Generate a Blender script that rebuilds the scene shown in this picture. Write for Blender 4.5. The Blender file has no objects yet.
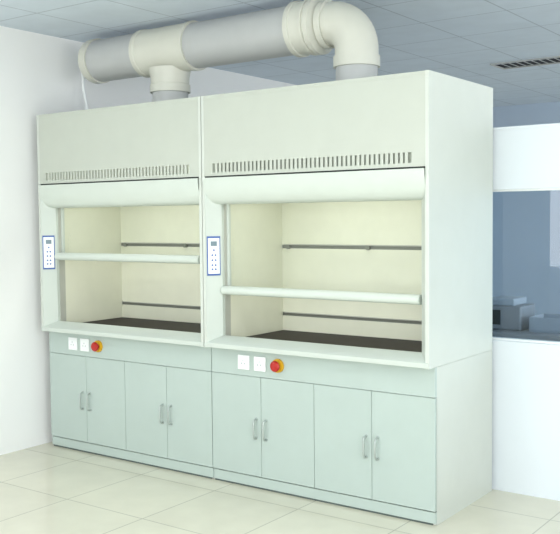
import bpy, bmesh, math
import numpy as np
from mathutils import Vector, Matrix
sc=bpy.context.scene
sc.view_settings.view_transform='Standard'
LS=.46
def lin(c):
    return tuple(((x/255)/12.92 if x/255<=.04045 else ((x/255+.055)/1.055)**2.4) for x in c)+(1,)
def mat(name,c,rough=.5,metal=0,noise=0.03,scale=8,spec=.5):
    m=bpy.data.materials.new(name); m.use_nodes=True; nt=m.node_tree; b=nt.nodes['Principled BSDF']
    b.inputs['Roughness'].default_value=rough; b.inputs['Metallic'].default_value=metal
    b.inputs['Specular IOR Level'].default_value=spec
    L=lin(c)
    n=nt.nodes.new('ShaderNodeTexNoise'); n.inputs['Scale'].default_value=scale; n.inputs['Detail'].default_value=3
    tc=nt.nodes.new('ShaderNodeTexCoord'); nt.links.new(tc.outputs['Object'],n.inputs['Vector'])
    r=nt.nodes.new('ShaderNodeValToRGB')
    r.color_ramp.elements[0].position=.3; r.color_ramp.elements[1].position=.7
    r.color_ramp.elements[0].color=tuple(x*(1-noise) for x in L[:3])+(1,)
    r.color_ramp.elements[1].color=tuple(min(1,x*(1+noise)) for x in L[:3])+(1,)
    nt.links.new(n.outputs['Fac'],r.inputs['Fac']); nt.links.new(r.outputs['Color'],b.inputs['Base Color'])
    return m
def tilemat(name,c,g,size,mortar,rough,ox=0,oy=0,var=.03,spec=.5):
    m=mat(name,c,rough,spec=spec); nt=m.node_tree; b=nt.nodes['Principled BSDF']
    tc=nt.nodes.new('ShaderNodeTexCoord'); mp=nt.nodes.new('ShaderNodeMapping'); mp.inputs['Location'].default_value=(ox,oy,0)
    br=nt.nodes.new('ShaderNodeTexBrick'); br.offset=0; br.squash=1
    br.inputs['Scale'].default_value=1; br.inputs['Brick Width'].default_value=size; br.inputs['Row Height'].default_value=size
    br.inputs['Mortar Size'].default_value=mortar; br.inputs['Mortar Smooth'].default_value=.2
    L=lin(c)
    br.inputs['Color1'].default_value=tuple(x*(1-var) for x in L[:3])+(1,)
    br.inputs['Color2'].default_value=tuple(min(1,x*(1+var)) for x in L[:3])+(1,)
    br.inputs['Mortar'].default_value=lin(g)
    nt.links.new(tc.outputs['Object'],mp.inputs['Vector']); nt.links.new(mp.outputs['Vector'],br.inputs['Vector'])
    n=nt.nodes.new('ShaderNodeTexNoise'); n.inputs['Scale'].default_value=5; n.inputs['Detail'].default_value=6
    nt.links.new(tc.outputs['Object'],n.inputs['Vector'])
    rr=nt.nodes.new('ShaderNodeMapRange'); rr.inputs['From Min'].default_value=.3; rr.inputs['From Max'].default_value=.7; rr.inputs['To Min'].default_value=.96; rr.inputs['To Max'].default_value=1.03
    nt.links.new(n.outputs['Fac'],rr.inputs['Value'])
    mx=nt.nodes.new('ShaderNodeVectorMath'); mx.operation='SCALE'
    nt.links.new(br.outputs['Color'],mx.inputs[0]); nt.links.new(rr.outputs['Result'],mx.inputs['Scale'])
    nt.links.new(mx.outputs['Vector'],b.inputs['Base Color'])
    return m

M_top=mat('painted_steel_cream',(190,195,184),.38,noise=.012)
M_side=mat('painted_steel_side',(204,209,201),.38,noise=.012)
M_post=mat('painted_steel_post',(200,208,200),.38,noise=.012)
M_base=mat('painted_steel_mint',(180,194,188),.35,noise=.012)
M_bulge=mat('moulded_header',(204,212,203),.35,noise=.01)
M_liner=mat('liner_cream',(226,227,208),.45,noise=.02)
M_dark=mat('dark_gap',(45,50,48),.7)
M_black=mat('vent_cavity_black',(20,24,30),.8)
M_seam=mat('door_seam',(85,97,93),.7)
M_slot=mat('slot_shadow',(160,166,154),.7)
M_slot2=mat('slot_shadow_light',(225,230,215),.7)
M_baf=mat('baffle_rail',(176,178,168),.35)
M_bgap=mat('baffle_shadow',(125,128,118),.7)
M_work=mat('black_worktop',(40,33,30),.5,noise=.1,spec=.15)
M_handle=mat('satin_handle',(175,184,180),.3,metal=.4)
M_white=mat('white_plastic',(240,243,243),.35,noise=.01)
M_blue=mat('blue_label',(60,95,165),.4)
M_lcd=mat('lcd_grey',(110,130,140),.3)
M_red=mat('red_button',(175,30,22),.3)
M_yel=mat('yellow_ring',(220,170,35),.4)
M_pvc=mat('pvc_fitting',(214,214,202),.42,noise=.02)
M_pipe=mat('duct_grey',(188,190,189),.4,noise=.02)
M_wall=mat('wall_paint',(244,245,244),.8,noise=.006,scale=2)
M_part=mat('partition_paint',(225,232,237),.7,noise=.008,scale=2)
M_far=mat('far_wall_paint',(188,204,222),.8,noise=.02,scale=2)
M_floor=tilemat('floor_tiles',(218,215,196),(184,182,166),.6,.004,.13,.15,.1,.02,.6)
M_ceil=tilemat('ceiling_tiles',(212,223,234),(178,189,200),.6,.006,.8,.2,.3,.01)
M_metal=mat('grey_metal',(150,155,160),.4,metal=.3)
M_benchw=mat('bench_side',(170,180,190),.5)

def glassmat(name,tint,fac):
    m=bpy.data.materials.new(name); m.use_nodes=True; nt=m.node_tree; nt.nodes.clear()
    o=nt.nodes.new('ShaderNodeOutputMaterial'); t=nt.nodes.new('ShaderNodeBsdfTransparent'); t.inputs[0].default_value=lin(tint)
    g=nt.nodes.new('ShaderNodeBsdfGlossy'); g.inputs['Roughness'].default_value=.03
    x=nt.nodes.new('ShaderNodeMixShader'); x.inputs[0].default_value=fac
    nt.links.new(t.outputs[0],x.inputs[1]); nt.links.new(g.outputs[0],x.inputs[2]); nt.links.new(x.outputs[0],o.inputs[0])
    return m
M_glass=glassmat('clear_sash_glass',(250,252,250),.04)
M_wglass=glassmat('blue_window_glass',(215,230,242),.05)

def link(o,parent=None):
    bpy.context.collection.objects.link(o)
    if parent: o.parent=parent
    return o
def empty(name,loc=(0,0,0)):
    e=bpy.data.objects.new(name,None); e.location=loc; e.empty_display_size=.1; return link(e)
def fin(bm,name,m,parent=None,smooth=False,bevel=0,seg=2):
    bmesh.ops.recalc_face_normals(bm,faces=bm.faces)
    me=bpy.data.meshes.new(name); bm.to_mesh(me); bm.free()
    me.materials.append(m)
    o=bpy.data.objects.new(name,me); link(o,parent)
    if smooth:
        for p in me.polygons: p.use_smooth=True
        try: me.set_sharp_from_angle(angle=math.radians(40))
        except Exception: pass
    if bevel:
        b=o.modifiers.new('bevel','BEVEL'); b.width=bevel; b.segments=seg; b.limit_method='ANGLE'
    return o
def abox(bm,x0,x1,y0,y1,z0,z1):
    v=[bm.verts.new(p) for p in [(x0,y0,z0),(x1,y0,z0),(x1,y1,z0),(x0,y1,z0),(x0,y0,z1),(x1,y0,z1),(x1,y1,z1),(x0,y1,z1)]]
    for f in [(0,1,2,3),(4,5,6,7),(0,1,5,4),(1,2,6,5),(2,3,7,6),(3,0,4,7)]: bm.faces.new([v[i] for i in f])
def boxes(name,lst,m,parent=None,bevel=0):
    bm=bmesh.new()
    for b in lst: abox(bm,*b)
    return fin(bm,name,m,parent,bevel=bevel)
def pane(name,pts,m,parent):
    bm=bmesh.new(); bm.faces.new([bm.verts.new(q) for q in pts]); return fin(bm,name,m,parent)
def prism(bm,poly,z0,z1):
    a=[bm.verts.new((x,y,z0)) for x,y in poly]; b=[bm.verts.new((x,y,z1)) for x,y in poly]
    n=len(poly); bm.faces.new(a); bm.faces.new(b)
    for i in range(n): bm.faces.new([a[i],a[(i+1)%n],b[(i+1)%n],b[i]])
def acyl(bm,c,axis,r,h,n=32,r2=None):
    r2=r if r2 is None else r2
    q=Vector((0,0,1)).rotation_difference(Vector(axis)).to_matrix().to_4x4()
    bmesh.ops.create_cone(bm,cap_ends=True,segments=n,radius1=r,radius2=r2,depth=h,matrix=Matrix.Translation(Vector(c))@q)
def lathe(bm,prof,origin,axis,n=48):
    A=Vector(axis).normalized(); q=Vector((0,0,1)).rotation_difference(A)
    rings=[]
    for t,r in prof:
        rings.append([bm.verts.new(Vector(origin)+A*t+q@Vector((r*math.cos(2*math.pi*k/n),r*math.sin(2*math.pi*k/n),0))) for k in range(n)])
    for a,b in zip(rings,rings[1:]):
        for k in range(n): bm.faces.new([a[k],a[(k+1)%n],b[(k+1)%n],b[k]])
    bm.faces.new(rings[0]); bm.faces.new(rings[-1])
def sweep(bm,pts,r,n=24,caps=True):
    pts=[Vector(p) for p in pts]; rings=[]
    T0=(pts[1]-pts[0]).normalized(); ref=Vector((0,1,0)) if abs(T0.y)<.9 else Vector((1,0,0))
    for i,p in enumerate(pts):
        T=(pts[min(i+1,len(pts)-1)]-pts[max(i-1,0)]).normalized()
        N=(ref-T*ref.dot(T)).normalized(); ref=N; B=T.cross(N)
        rr=r[i] if isinstance(r,(list,tuple)) else r
        rings.append([bm.verts.new(p+rr*(math.cos(2*math.pi*k/n)*N+math.sin(2*math.pi*k/n)*B)) for k in range(n)])
    for a,b in zip(rings,rings[1:]):
        for k in range(n): bm.faces.new([a[k],a[(k+1)%n],b[(k+1)%n],b[k]])
    if caps: bm.faces.new(rings[0]); bm.faces.new(rings[-1])

# ---------------- ROOM ----------------
XL,XR,YF,YB,ZC=-3.09,5.5,-6.5,6.3,2.92
boxes('floor',[(XL-.1,XR+.1,YF-.1,YB+.1,-.1,0)],M_floor)
boxes('ceiling',[(XL-.1,XR+.1,YF-.1,YB+.1,ZC,ZC+.1)],M_ceil)
boxes('wall_left',[(XL-.1,XL,YF,YB,0,ZC)],M_wall)
boxes('wall_back',[(XL,XR,YB,YB+.1,0,ZC)],M_far)
def wall_with_holes(name,fixed,along,lo,hi,holes,z0,z1,m):
    L=[]; cur=lo
    for (a,b,za,zb) in holes:
        L.append((cur,a,z0,z1)); L.append((a,b,z0,za)); L.append((a,b,zb,z1)); cur=b
    L.append((cur,hi,z0,z1)); out=[]
    for (a,b,za,zb) in L:
        if b-a<1e-4 or zb-za<1e-4: continue
        out.append((a,b,fixed[0],fixed[1],za,zb) if along=='x' else (fixed[0],fixed[1],a,b,za,zb))
    return boxes(name,out,m)
hf=[(-2.4,-.2,.9,2.5),(.6,2.8,.9,2.5),(3.2,5.0,.9,2.5)]  # unseen window openings, added to carry fill lights for the room
wall_with_holes('wall_front',(YF-.1,YF),'x',XL,XR,hf,0,ZC,M_wall)
hr=[(-5.5,-3.3,.9,2.5),(-2.7,-.5,.9,2.5),(2.2,4.4,.9,2.5)]  # more unseen openings, added for fill from the right
wall_with_holes('wall_right',(XR,XR+.1),'y',YF,YB,hr,0,ZC,M_wall)
wi=1
for (a,b,z0,z1) in hf:
    e=empty('window_%d'%wi); wi+=1; t=.05; y0,y1=YF-.08,YF-.02; c=(a+b)/2
    boxes('frame',[(a,a+t,y0,y1,z0,z1),(b-t,b,y0,y1,z0,z1),(c-t/2,c+t/2,y0,y1,z0+t,z1-t),(a+t,b-t,y0,y1,z0,z0+t),(a+t,b-t,y0,y1,z1-t,z1)],M_white,e)
    pane('pane',[(a,YF-.05,z0),(b,YF-.05,z0),(b,YF-.05,z1),(a,YF-.05,z1)],M_glass,e)
for (a,b,z0,z1) in hr:
    e=empty('window_%d'%wi); wi+=1; t=.05; y0,y1=XR+.02,XR+.08; c=(a+b)/2
    boxes('frame',[(y0,y1,a,a+t,z0,z1),(y0,y1,b-t,b,z0,z1),(y0,y1,c-t/2,c+t/2,z0+t,z1-t),(y0,y1,a+t,b-t,z0,z0+t),(y0,y1,a+t,b-t,z1-t,z1)],M_white,e)
    pane('pane',[(XR+.05,a,z0),(XR+.05,b,z0),(XR+.05,b,z1),(XR+.05,a,z1)],M_glass,e)
PY0,PY1=.84,.94
wall_with_holes('wall_partition',(PY0,PY1),'x',XL,2.9,[(-.25,2.3,.88,1.755)],0,2.095,M_part)
boxes('trim_1',[(XL,2.9,PY0-.004,PY1+.004,2.095,2.11)],M_part,bevel=.002)
e=empty('window_7')
boxes('frame',[(-.25,2.3,PY0+.03,PY1-.03,.88,.892),(-.25,2.3,PY0+.03,PY1-.03,1.743,1.755),(-.25,-.238,PY0+.03,PY1-.03,.892,1.743),(2.288,2.3,PY0+.03,PY1-.03,.892,1.743)],M_white,e)
pane('pane',[(-.238,PY0+.045,.892),(2.288,PY0+.045,.892),(2.288,PY0+.045,1.743),(-.238,PY0+.045,1.743)],M_wglass,e)

# ceiling linear vent
e=empty('ceiling_air_vent')
vx0,vx1,vy=-1.09,-.2,3.5
fr=[(vx0,vx1,vy-.15,vy-.135,ZC-.012,ZC),(vx0,vx1,vy+.135,vy+.15,ZC-.012,ZC),(vx0,vx0+.015,vy-.135,vy+.135,ZC-.012,ZC),(vx1-.015,vx1,vy-.135,vy+.135,ZC-.012,ZC)]
n=13
for i in range(1,n):
    x=vx0+.015+(vx1-vx0-.03)*i/n
    fr.append((x-.006,x+.006,vy-.135,vy+.135,ZC-.004,ZC-.002))
boxes('louvre_frame',fr,M_pipe,e)
boxes('cavity',[(vx0+.015,vx1-.015,vy-.135,vy+.135,ZC-.002,ZC-.0005)],M_black,e)

# ---------------- FUME HOOD ----------------
H,D,rec,zu=2.332,.81,.066,.829
ZB0,ZB1=1.688,1.846
def hood(x0,sash_z,slotm):
    E=empty('fume_hood',(x0,0,0)); g=.0025; a,b=g,1.5-g
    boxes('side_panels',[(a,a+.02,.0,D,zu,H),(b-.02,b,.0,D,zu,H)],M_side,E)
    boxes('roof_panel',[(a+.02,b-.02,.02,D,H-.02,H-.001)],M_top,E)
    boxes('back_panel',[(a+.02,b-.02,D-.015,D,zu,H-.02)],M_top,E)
    s0,s1,zs0,zs1=.085,1.40,1.876,1.93; px0,px1=a+.0205,b-.0205; ns=46
    L=[(px0,px1,.0,.015,zs1,H-.0205),(px0,px1,.0,.015,1.856,zs0),(px0,s0,.0,.015,zs0,zs1),(s1,px1,.0,.015,zs0,zs1)]
    p=(s1-s0)/ns
    for i in range(1,ns): L.append((s0+i*p-p*.30,s0+i*p+p*.30,.0,.005,zs0,zs1))
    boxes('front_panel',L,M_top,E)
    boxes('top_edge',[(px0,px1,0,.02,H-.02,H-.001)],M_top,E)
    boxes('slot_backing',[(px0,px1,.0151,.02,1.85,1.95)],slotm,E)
    boxes('shadow_groove',[(px0,px1,.006,.015,1.846,1.856)],M_dark,E)
    xl=lambda y:.022+.064*max(0,min(1,y/.08)); xr=lambda y:1.5-xl(y)
    bm=bmesh.new(); N=14; prof=[]
    for i in range(N+1):
        t=math.pi/2*i/N; prof.append((.082-.095*math.cos(t)**.8 if i<N else .082,ZB1-(ZB1-ZB0)*math.sin(t)))
    prof+= [(.12,ZB0),(.12,ZB1)]
    A=[bm.verts.new((xl(y),y,z)) for y,z in prof]; B=[bm.verts.new((xr(y),y,z)) for y,z in prof]
    bm.faces.new(A); bm.faces.new(B)
    for i in range(len(prof)):
        j=(i+1)%len(prof); bm.faces.new([A[i],A[j],B[j],B[i]])
    fin(bm,'header_fairing',M_bulge,E,smooth=True)
    bm=bmesh.new()
    P=[(a+.0205,.0),(.024,.0),(.084,.08),(.084,.14),(a+.0205,.14)]
    prism(bm,P,.829,ZB1); prism(bm,[(1.5-x,y) for x,y in P],.829,ZB1)
    fin(bm,'side_posts',M_post,E,bevel=.002)
    bm=bmesh.new()
    prof=[(-.004,.832),(-.004,.858),(.02,.872),(.08,.897),(.10,.897),(.10,.832)]
    f=lambda y:.024+.06*max(0,min(1,y/.08))
    A=[bm.verts.new((f(y) if y>0 else .004,y,z)) for y,z in prof]; B=[bm.verts.new((1.5-(f(y) if y>0 else .004),y,z)) for y,z in prof]
    bm.faces.new(A); bm.faces.new(B)
    for i in range(len(prof)):
        j=(i+1)%len(prof); bm.faces.new([A[i],A[j],B[j],B[i]])
    fin(bm,'airfoil_sill',M_post,E,bevel=.002)
    boxes('liner',[(.078,.084,.14,.70,.865,1.96),(1.416,1.422,.14,.70,.865,1.96),(.084,1.416,.70,.706,.865,.962),(.084,1.416,.70,.706,.985,1.405),(.084,1.416,.70,.706,1.428,1.96),(.078,1.422,.12,.706,1.96,1.966)],M_liner,E)
    boxes('baffle_gaps',[(.084,1.416,.707,.711,.94,.99),(.084,1.416,.707,.711,1.39,1.44)],M_bgap,E)
    boxes('baffle_rails',[(.10,1.40,.690,.70,.981,.988),(.10,1.40,.690,.70,1.426,1.433)],M_baf,E,.002)
    bm=bmesh.new()
    for xx in (.14,.74,1.35):
        acyl(bm,(xx,.69,1.415),(0,1,0),.014,.022,16)
    fin(bm,'baffle_knobs',M_bgap,E)
    boxes('worktop',[(.084,1.416,.101,.70,.835,.865)],M_work,E,.003)
    boxes('lamp_housing',[(.30,1.20,.2,.34,1.925,1.958)],M_white,E,.004)
    zs=sash_z
    bm=bmesh.new()
    prof=[]
    for i in range(13):
        t=math.pi*i/12; prof.append((.083-.028*math.sin(t),zs+.026*math.cos(t)))
    prof+=[(.112,zs-.026),(.112,zs+.026)]
    A=[bm.verts.new((.09,y,z)) for y,z in prof]; B=[bm.verts.new((1.41,y,z)) for y,z in prof]
    bm.faces.new(A); bm.faces.new(B)
    for i in range(len(prof)):
        j=(i+1)%len(prof); bm.faces.new([A[i],A[j],B[j],B[i]])
    fin(bm,'sash_handle',M_bulge,E,smooth=True)
    boxes('sash_rails',[(.086,.106,.122,.138,zs+.026,1.9),(1.394,1.414,.122,.138,zs+.026,1.9),(.106,1.394,.114,.138,zs-.022,zs+.02)],M_post,E)
    pane('sash_glass',[(.106,.13,zs+.02),(1.394,.13,zs+.02),(1.394,.13,1.9),(.106,.13,1.9)],M_glass,E)
    boxes('sash_tracks',[(.0845,.088,.10,.15,.866,1.95),(1.412,1.4155,.10,.15,.866,1.95)],M_baf,E)
    d=Vector((.06,.08,0)).normalized(); nrm=Vector((.08,-.06,0)).normalized()
    c0=Vector((.054,.04,0))
    def plate(name,u0,u1,z0,z1,h0,h1,m,bev=0):
        bm=bmesh.new(); 
        q=[c0+d*u0+nrm*h0,c0+d*u1+nrm*h0,c0+d*u1+nrm*h1,c0+d*u0+nrm*h1]
        prism(bm,[(p.x,p.y) for p in q],z0,z1); return fin(bm,name,m,E,bevel=bev)
    plate('control_border',-.044,.038,1.262,1.498,.0,.006,M_blue,.001)
    plate('control_face',-.038,.032,1.273,1.487,.006,.009,M_white,.001)
    plate('control_display',-.022,.016,1.44,1.468,.009,.0105,M_lcd)
    bm=bmesh.new()
    for zz in (1.415,1.385,1.355,1.325,1.300):
        for uu in ((-.013,.007) if zz<1.4 else (-.003,)):
            p=c0+d*uu+nrm*.0095; acyl(bm,(p.x,p.y,zz),tuple(nrm),.0055,.003,12)
    fin(bm,'control_buttons',M_blue,E)
    boxes('base_carcass',[(a,b,rec+.022,D,.0,zu-.0012)],M_side,E)
    boxes('apron_panel',[(a,b,rec,rec+.022,.672,zu-.0012)],M_base,E)
    boxes('plinth',[(a,b,rec+.006,rec+.022,.012,.07)],M_base,E)
    boxes('plinth_foot',[(a+.005,b-.02,rec+.012,rec+.022,.0,.012)],M_seam,E)
    w=(1.5-2*g)/4; L=[]
    for i in range(4):
        l=a+i*w+(.0015 if i else 0); r=a+(i+1)*w-(.0015 if i<3 else 0)
        L.append((l,r,rec-.001,rec+.018,.077,.669))
    boxes('cabinet_doors',L,M_base,E,.001)
    boxes('door_gaps',[(a+.002,b-.002,rec+.0182,rec+.0219,.071,.671)],M_seam,E)
    bm=bmesh.new()
    for s in (w,3*w):
        for sg in (-1,1):
            x=a+s+sg*.036; y=rec-.001
            pts=[(x,y,.305),(x,y-.016,.306),(x,y-.026,.316),(x,y-.028,.335),(x,y-.028,.39),(x,y-.026,.409),(x,y-.016,.419),(x,y,.42)]
            sweep(bm,pts,.006,12)
            acyl(bm,(x,y-.001,.305),(0,1,0),.010,.003,16); acyl(bm,(x,y-.001,.42),(0,1,0),.010,.003,16)
    fin(bm,'door_handles',M_handle,E,smooth=True)
    L=[];L2=[]
    for xx in (.255,.375):
        L.append((xx-.043,xx+.043,rec-.010,rec,.708,.794))
        L2.append((xx-.03,xx+.03,rec-.0125,rec-.010,.721,.781))
    boxes('socket_plates',L,M_white,E,.003); boxes('socket_inserts',L2,M_white,E,.001)
    L=[]
    for xx in (.255,.375):
        L+= [(xx-.013,xx-.010,rec-.0132,rec-.0125,.74,.750),(xx+.010,xx+.013,rec-.0132,rec-.0125,.74,.750),(xx-.0015,xx+.0015,rec-.0132,rec-.0125,.758,.768)]
    boxes('socket_slots',L,M_lcd,E)
    bm=bmesh.new(); acyl(bm,(.505,rec-.006,.752),(0,1,0),.040,.012,40); fin(bm,'emergency_ring',M_yel,E,smooth=True)
    bm=bmesh.new(); lathe(bm,[(0,.018),(.016,.018),(.018,.031),(.026,.032),(.032,.027),(.034,.015)],(.505,rec-.012,.752),(0,-1,0),32); fin(bm,'emergency_button',M_red,E,smooth=True)
    ld=bpy.data.lights.new('hood_fill_light','AREA'); ld.shape='RECTANGLE'; ld.size=.85; ld.size_y=.08; ld.energy=2.6; ld.color=(1,1,.94)  # area light added to brighten the hood interior, hidden behind the header
    lo=bpy.data.objects.new('hood_fill',ld); link(lo,E); lo.location=(.75,.27,1.92)
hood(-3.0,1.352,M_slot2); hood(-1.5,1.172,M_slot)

# ---------------- DUCT ----------------
E=empty('exhaust_duct',(0,0,0)); dy,dz=.41,2.735
bm=bmesh.new()
lathe(bm,[(0,.147),(.48,.147)],(-2.80,dy,dz),(1,0,0))
lathe(bm,[(0,.147),(.84,.147)],(-1.90,dy,dz),(1,0,0))
acyl(bm,(-.665,dy,2.40),(0,0,1),.122,.136,48)
acyl(bm,(-2.12,dy,2.40),(0,0,1),.12,.136,48)
fin(bm,'duct_pipes',M_pipe,E,smooth=True)
bm=bmesh.new()
lathe(bm,[(0,.05),(.006,.09),(.02,.125),(.04,.148),(.06,.157),(.115,.157),(.115,.148)],(-2.90,dy,dz),(1,0,0))
lathe(bm,[(0,.15),(0,.161),(.03,.161),(.035,.156),(.10,.155),(.36,.155),(.43,.156),(.435,.161),(.465,.161),(.465,.15)],(-2.345,dy,dz),(1,0,0))
lathe(bm,[(0,.12),(0,.135),(.05,.135),(.055,.128),(.10,.130),(.16,.142)],(-2.12,dy,2.45),(0,0,1))
lathe(bm,[(0,.15),(0,.166),(.03,.166),(.035,.158),(.10,.158),(.105,.166),(.125,.166),(.13,.158),(.14,.167),(.17,.167),(.178,.15),(.19,.125),(.20,.112),(.24,.112),(.24,.10)],(-1.075,dy,dz),(1,0,0))
R=.165; pts=[];rr=[]
pts+=[(-.875,dy,dz),(-.874,dy,dz),(-.835,dy,dz),(-.834,dy,dz)]; rr+=[.11,.139,.139,.126]
for i in range(1,15):
    t=math.pi/2*i/14; pts.append((-.665-R+R*math.sin(t),dy,dz-R+R*math.cos(t))); rr.append(.126)
pts+=[(-.665,dy,2.53),(-.665,dy,2.529),(-.665,dy,2.466),(-.665,dy,2.465)]; rr+=[.126,.135,.135,.12]
sweep(bm,pts,rr,48)
fin(bm,'duct_fittings',M_pvc,E,smooth=True)
bm=bmesh.new()
for x in (-.665,-2.12): lathe(bm,[(0,.15),(.006,.15),(.01,.128),(.03,.124)],(x,dy,H),(0,0,1))
fin(bm,'duct_flanges',M_pvc,E,smooth=True)
bm=bmesh.new()
cp=[(-2.885,.41,2.80),(-2.94,.42,2.80),(-2.985,.43,2.785),(-3.01,.44,2.74),(-3.02,.45,2.66),(-3.015,.45,2.56),(-2.995,.45,2.48),(-2.975,.45,2.40),(-2.965,.45,2.333)]
sweep(bm,cp,.011,12)
fin(bm,'drain_hose',M_white,E,smooth=True)

# ---------------- BEYOND PARTITION ----------------
e=empty('lab_bench')
boxes('bench_top',[(-2.2,.9,2.15,2.95,.71,.75)],M_metal,e,.004)
boxes('bench_cabinets',[(-2.15,-1.2,2.2,2.9,0,.71),(-.1,.85,2.2,2.9,0,.71)],M_benchw,e,.004)
e=empty('lab_instrument')
boxes('body',[(-.70,-.40,2.3,2.6,.75,.93)],M_metal,e,.012)
boxes('cover',[(-.68,-.46,2.32,2.58,.93,.985)],M_benchw,e,.012)
boxes('front_panel',[(-.68,-.56,2.295,2.30,.79,.90)],M_dark,e)
e=empty('storage_crate')
boxes('shell',[(-.34,-.05,2.3,2.6,.75,.762),(-.34,-.33,2.3,2.6,.762,.86),(-.06,-.05,2.3,2.6,.762,.86),(-.33,-.06,2.3,2.31,.762,.86),(-.33,-.06,2.59,2.6,.762,.86)],M_benchw,e,.003)

# ---------------- LIGHTS ----------------
def area(name,loc,rot,sx,sy,en,col=(1,1,1)):
    l=bpy.data.lights.new(name,'AREA'); l.shape='RECTANGLE'; l.size=sx; l.size_y=sy; l.energy=en*LS; l.color=col
    o=bpy.data.objects.new(name,l); o.location=loc; o.rotation_euler=rot; link(o); return o
dayc=(.97,.985,1)
for i,(a,b,z0,z1) in enumerate(hf):
    area('window_fill_front_%d'%i,((a+b)/2,YF+.02,(z0+z1)/2),(math.radians(90),0,0),b-a,z1-z0,(165,135,120)[i],dayc)  # area light added just inside each front window as fill
for i,(a,b,z0,z1) in enumerate(hr):
    area('window_fill_right_%d'%i,(XR-.02,(a+b)/2,(z0+z1)/2),(math.radians(90),0,math.radians(90)),b-a,z1-z0,120 if i<2 else 230,dayc)  # added area lights at the right windows; the last brightens the back room
for (x,y) in ((-1.2,-4.2),(-1.2,-1.9),(1.5,-4.2),(1.5,-1.6),(4.0,-4.2),(4.0,-1.6),(2.3,2.8),(2.3,5.0)):  # out-of-view ceiling lights added as fill; rear pair brightens the back room
        e=empty('fill_ceiling_light',(x,y,0))
        boxes('housing',[(-.6,.6,-.15,-.135,ZC-.03,ZC),(-.6,.6,.135,.15,ZC-.03,ZC),(-.6,-.585,-.135,.135,ZC-.03,ZC),(.585,.6,-.135,.135,ZC-.03,ZC)],M_white,e)
        l=bpy.data.lights.new('fill_troffer','AREA'); l.shape='RECTANGLE'; l.size=1.15; l.size_y=.26; l.energy=(32 if y<0 else 60)*LS; l.color=(1,1,.98)
        o=bpy.data.objects.new('fill_tubes',l); link(o,e); o.location=(0,0,ZC-.02)
w=bpy.data.worlds.new('sky'); sc.world=w; w.use_nodes=True
nt=w.node_tree; bg=nt.nodes['Background']
sk=nt.nodes.new('ShaderNodeTexSky'); sk.sky_type='HOSEK_WILKIE'; sk.sun_direction=(.3,-.4,.85); sk.turbidity=4
nt.links.new(sk.outputs[0],bg.inputs[0]); bg.inputs[1].default_value=.5

# ---------------- CAMERA ----------------
p=[2.046,-4.1073,1.6006,-.6268,-.0538,-.0099,900.706]
yaw,pitch,roll=p[3:6]
f=np.array([np.cos(pitch)*np.sin(yaw),np.cos(pitch)*np.cos(yaw),np.sin(pitch)])
r=np.array([np.cos(yaw),-np.sin(yaw),0]); u=np.cross(r,f)
r2=np.cos(roll)*r+np.sin(roll)*u; u2=-np.sin(roll)*r+np.cos(roll)*u
cd=bpy.data.cameras.new('camera'); cd.sensor_fit='HORIZONTAL'; cd.sensor_width=36; cd.lens=p[6]/560*36; cd.clip_start=.05
co=bpy.data.objects.new('camera',cd); link(co)
m=Matrix.Identity(4)
for i in range(3): m[i][0]=r2[i]; m[i][1]=u2[i]; m[i][2]=-f[i]; m[i][3]=p[i]
co.matrix_world=m; sc.camera=co
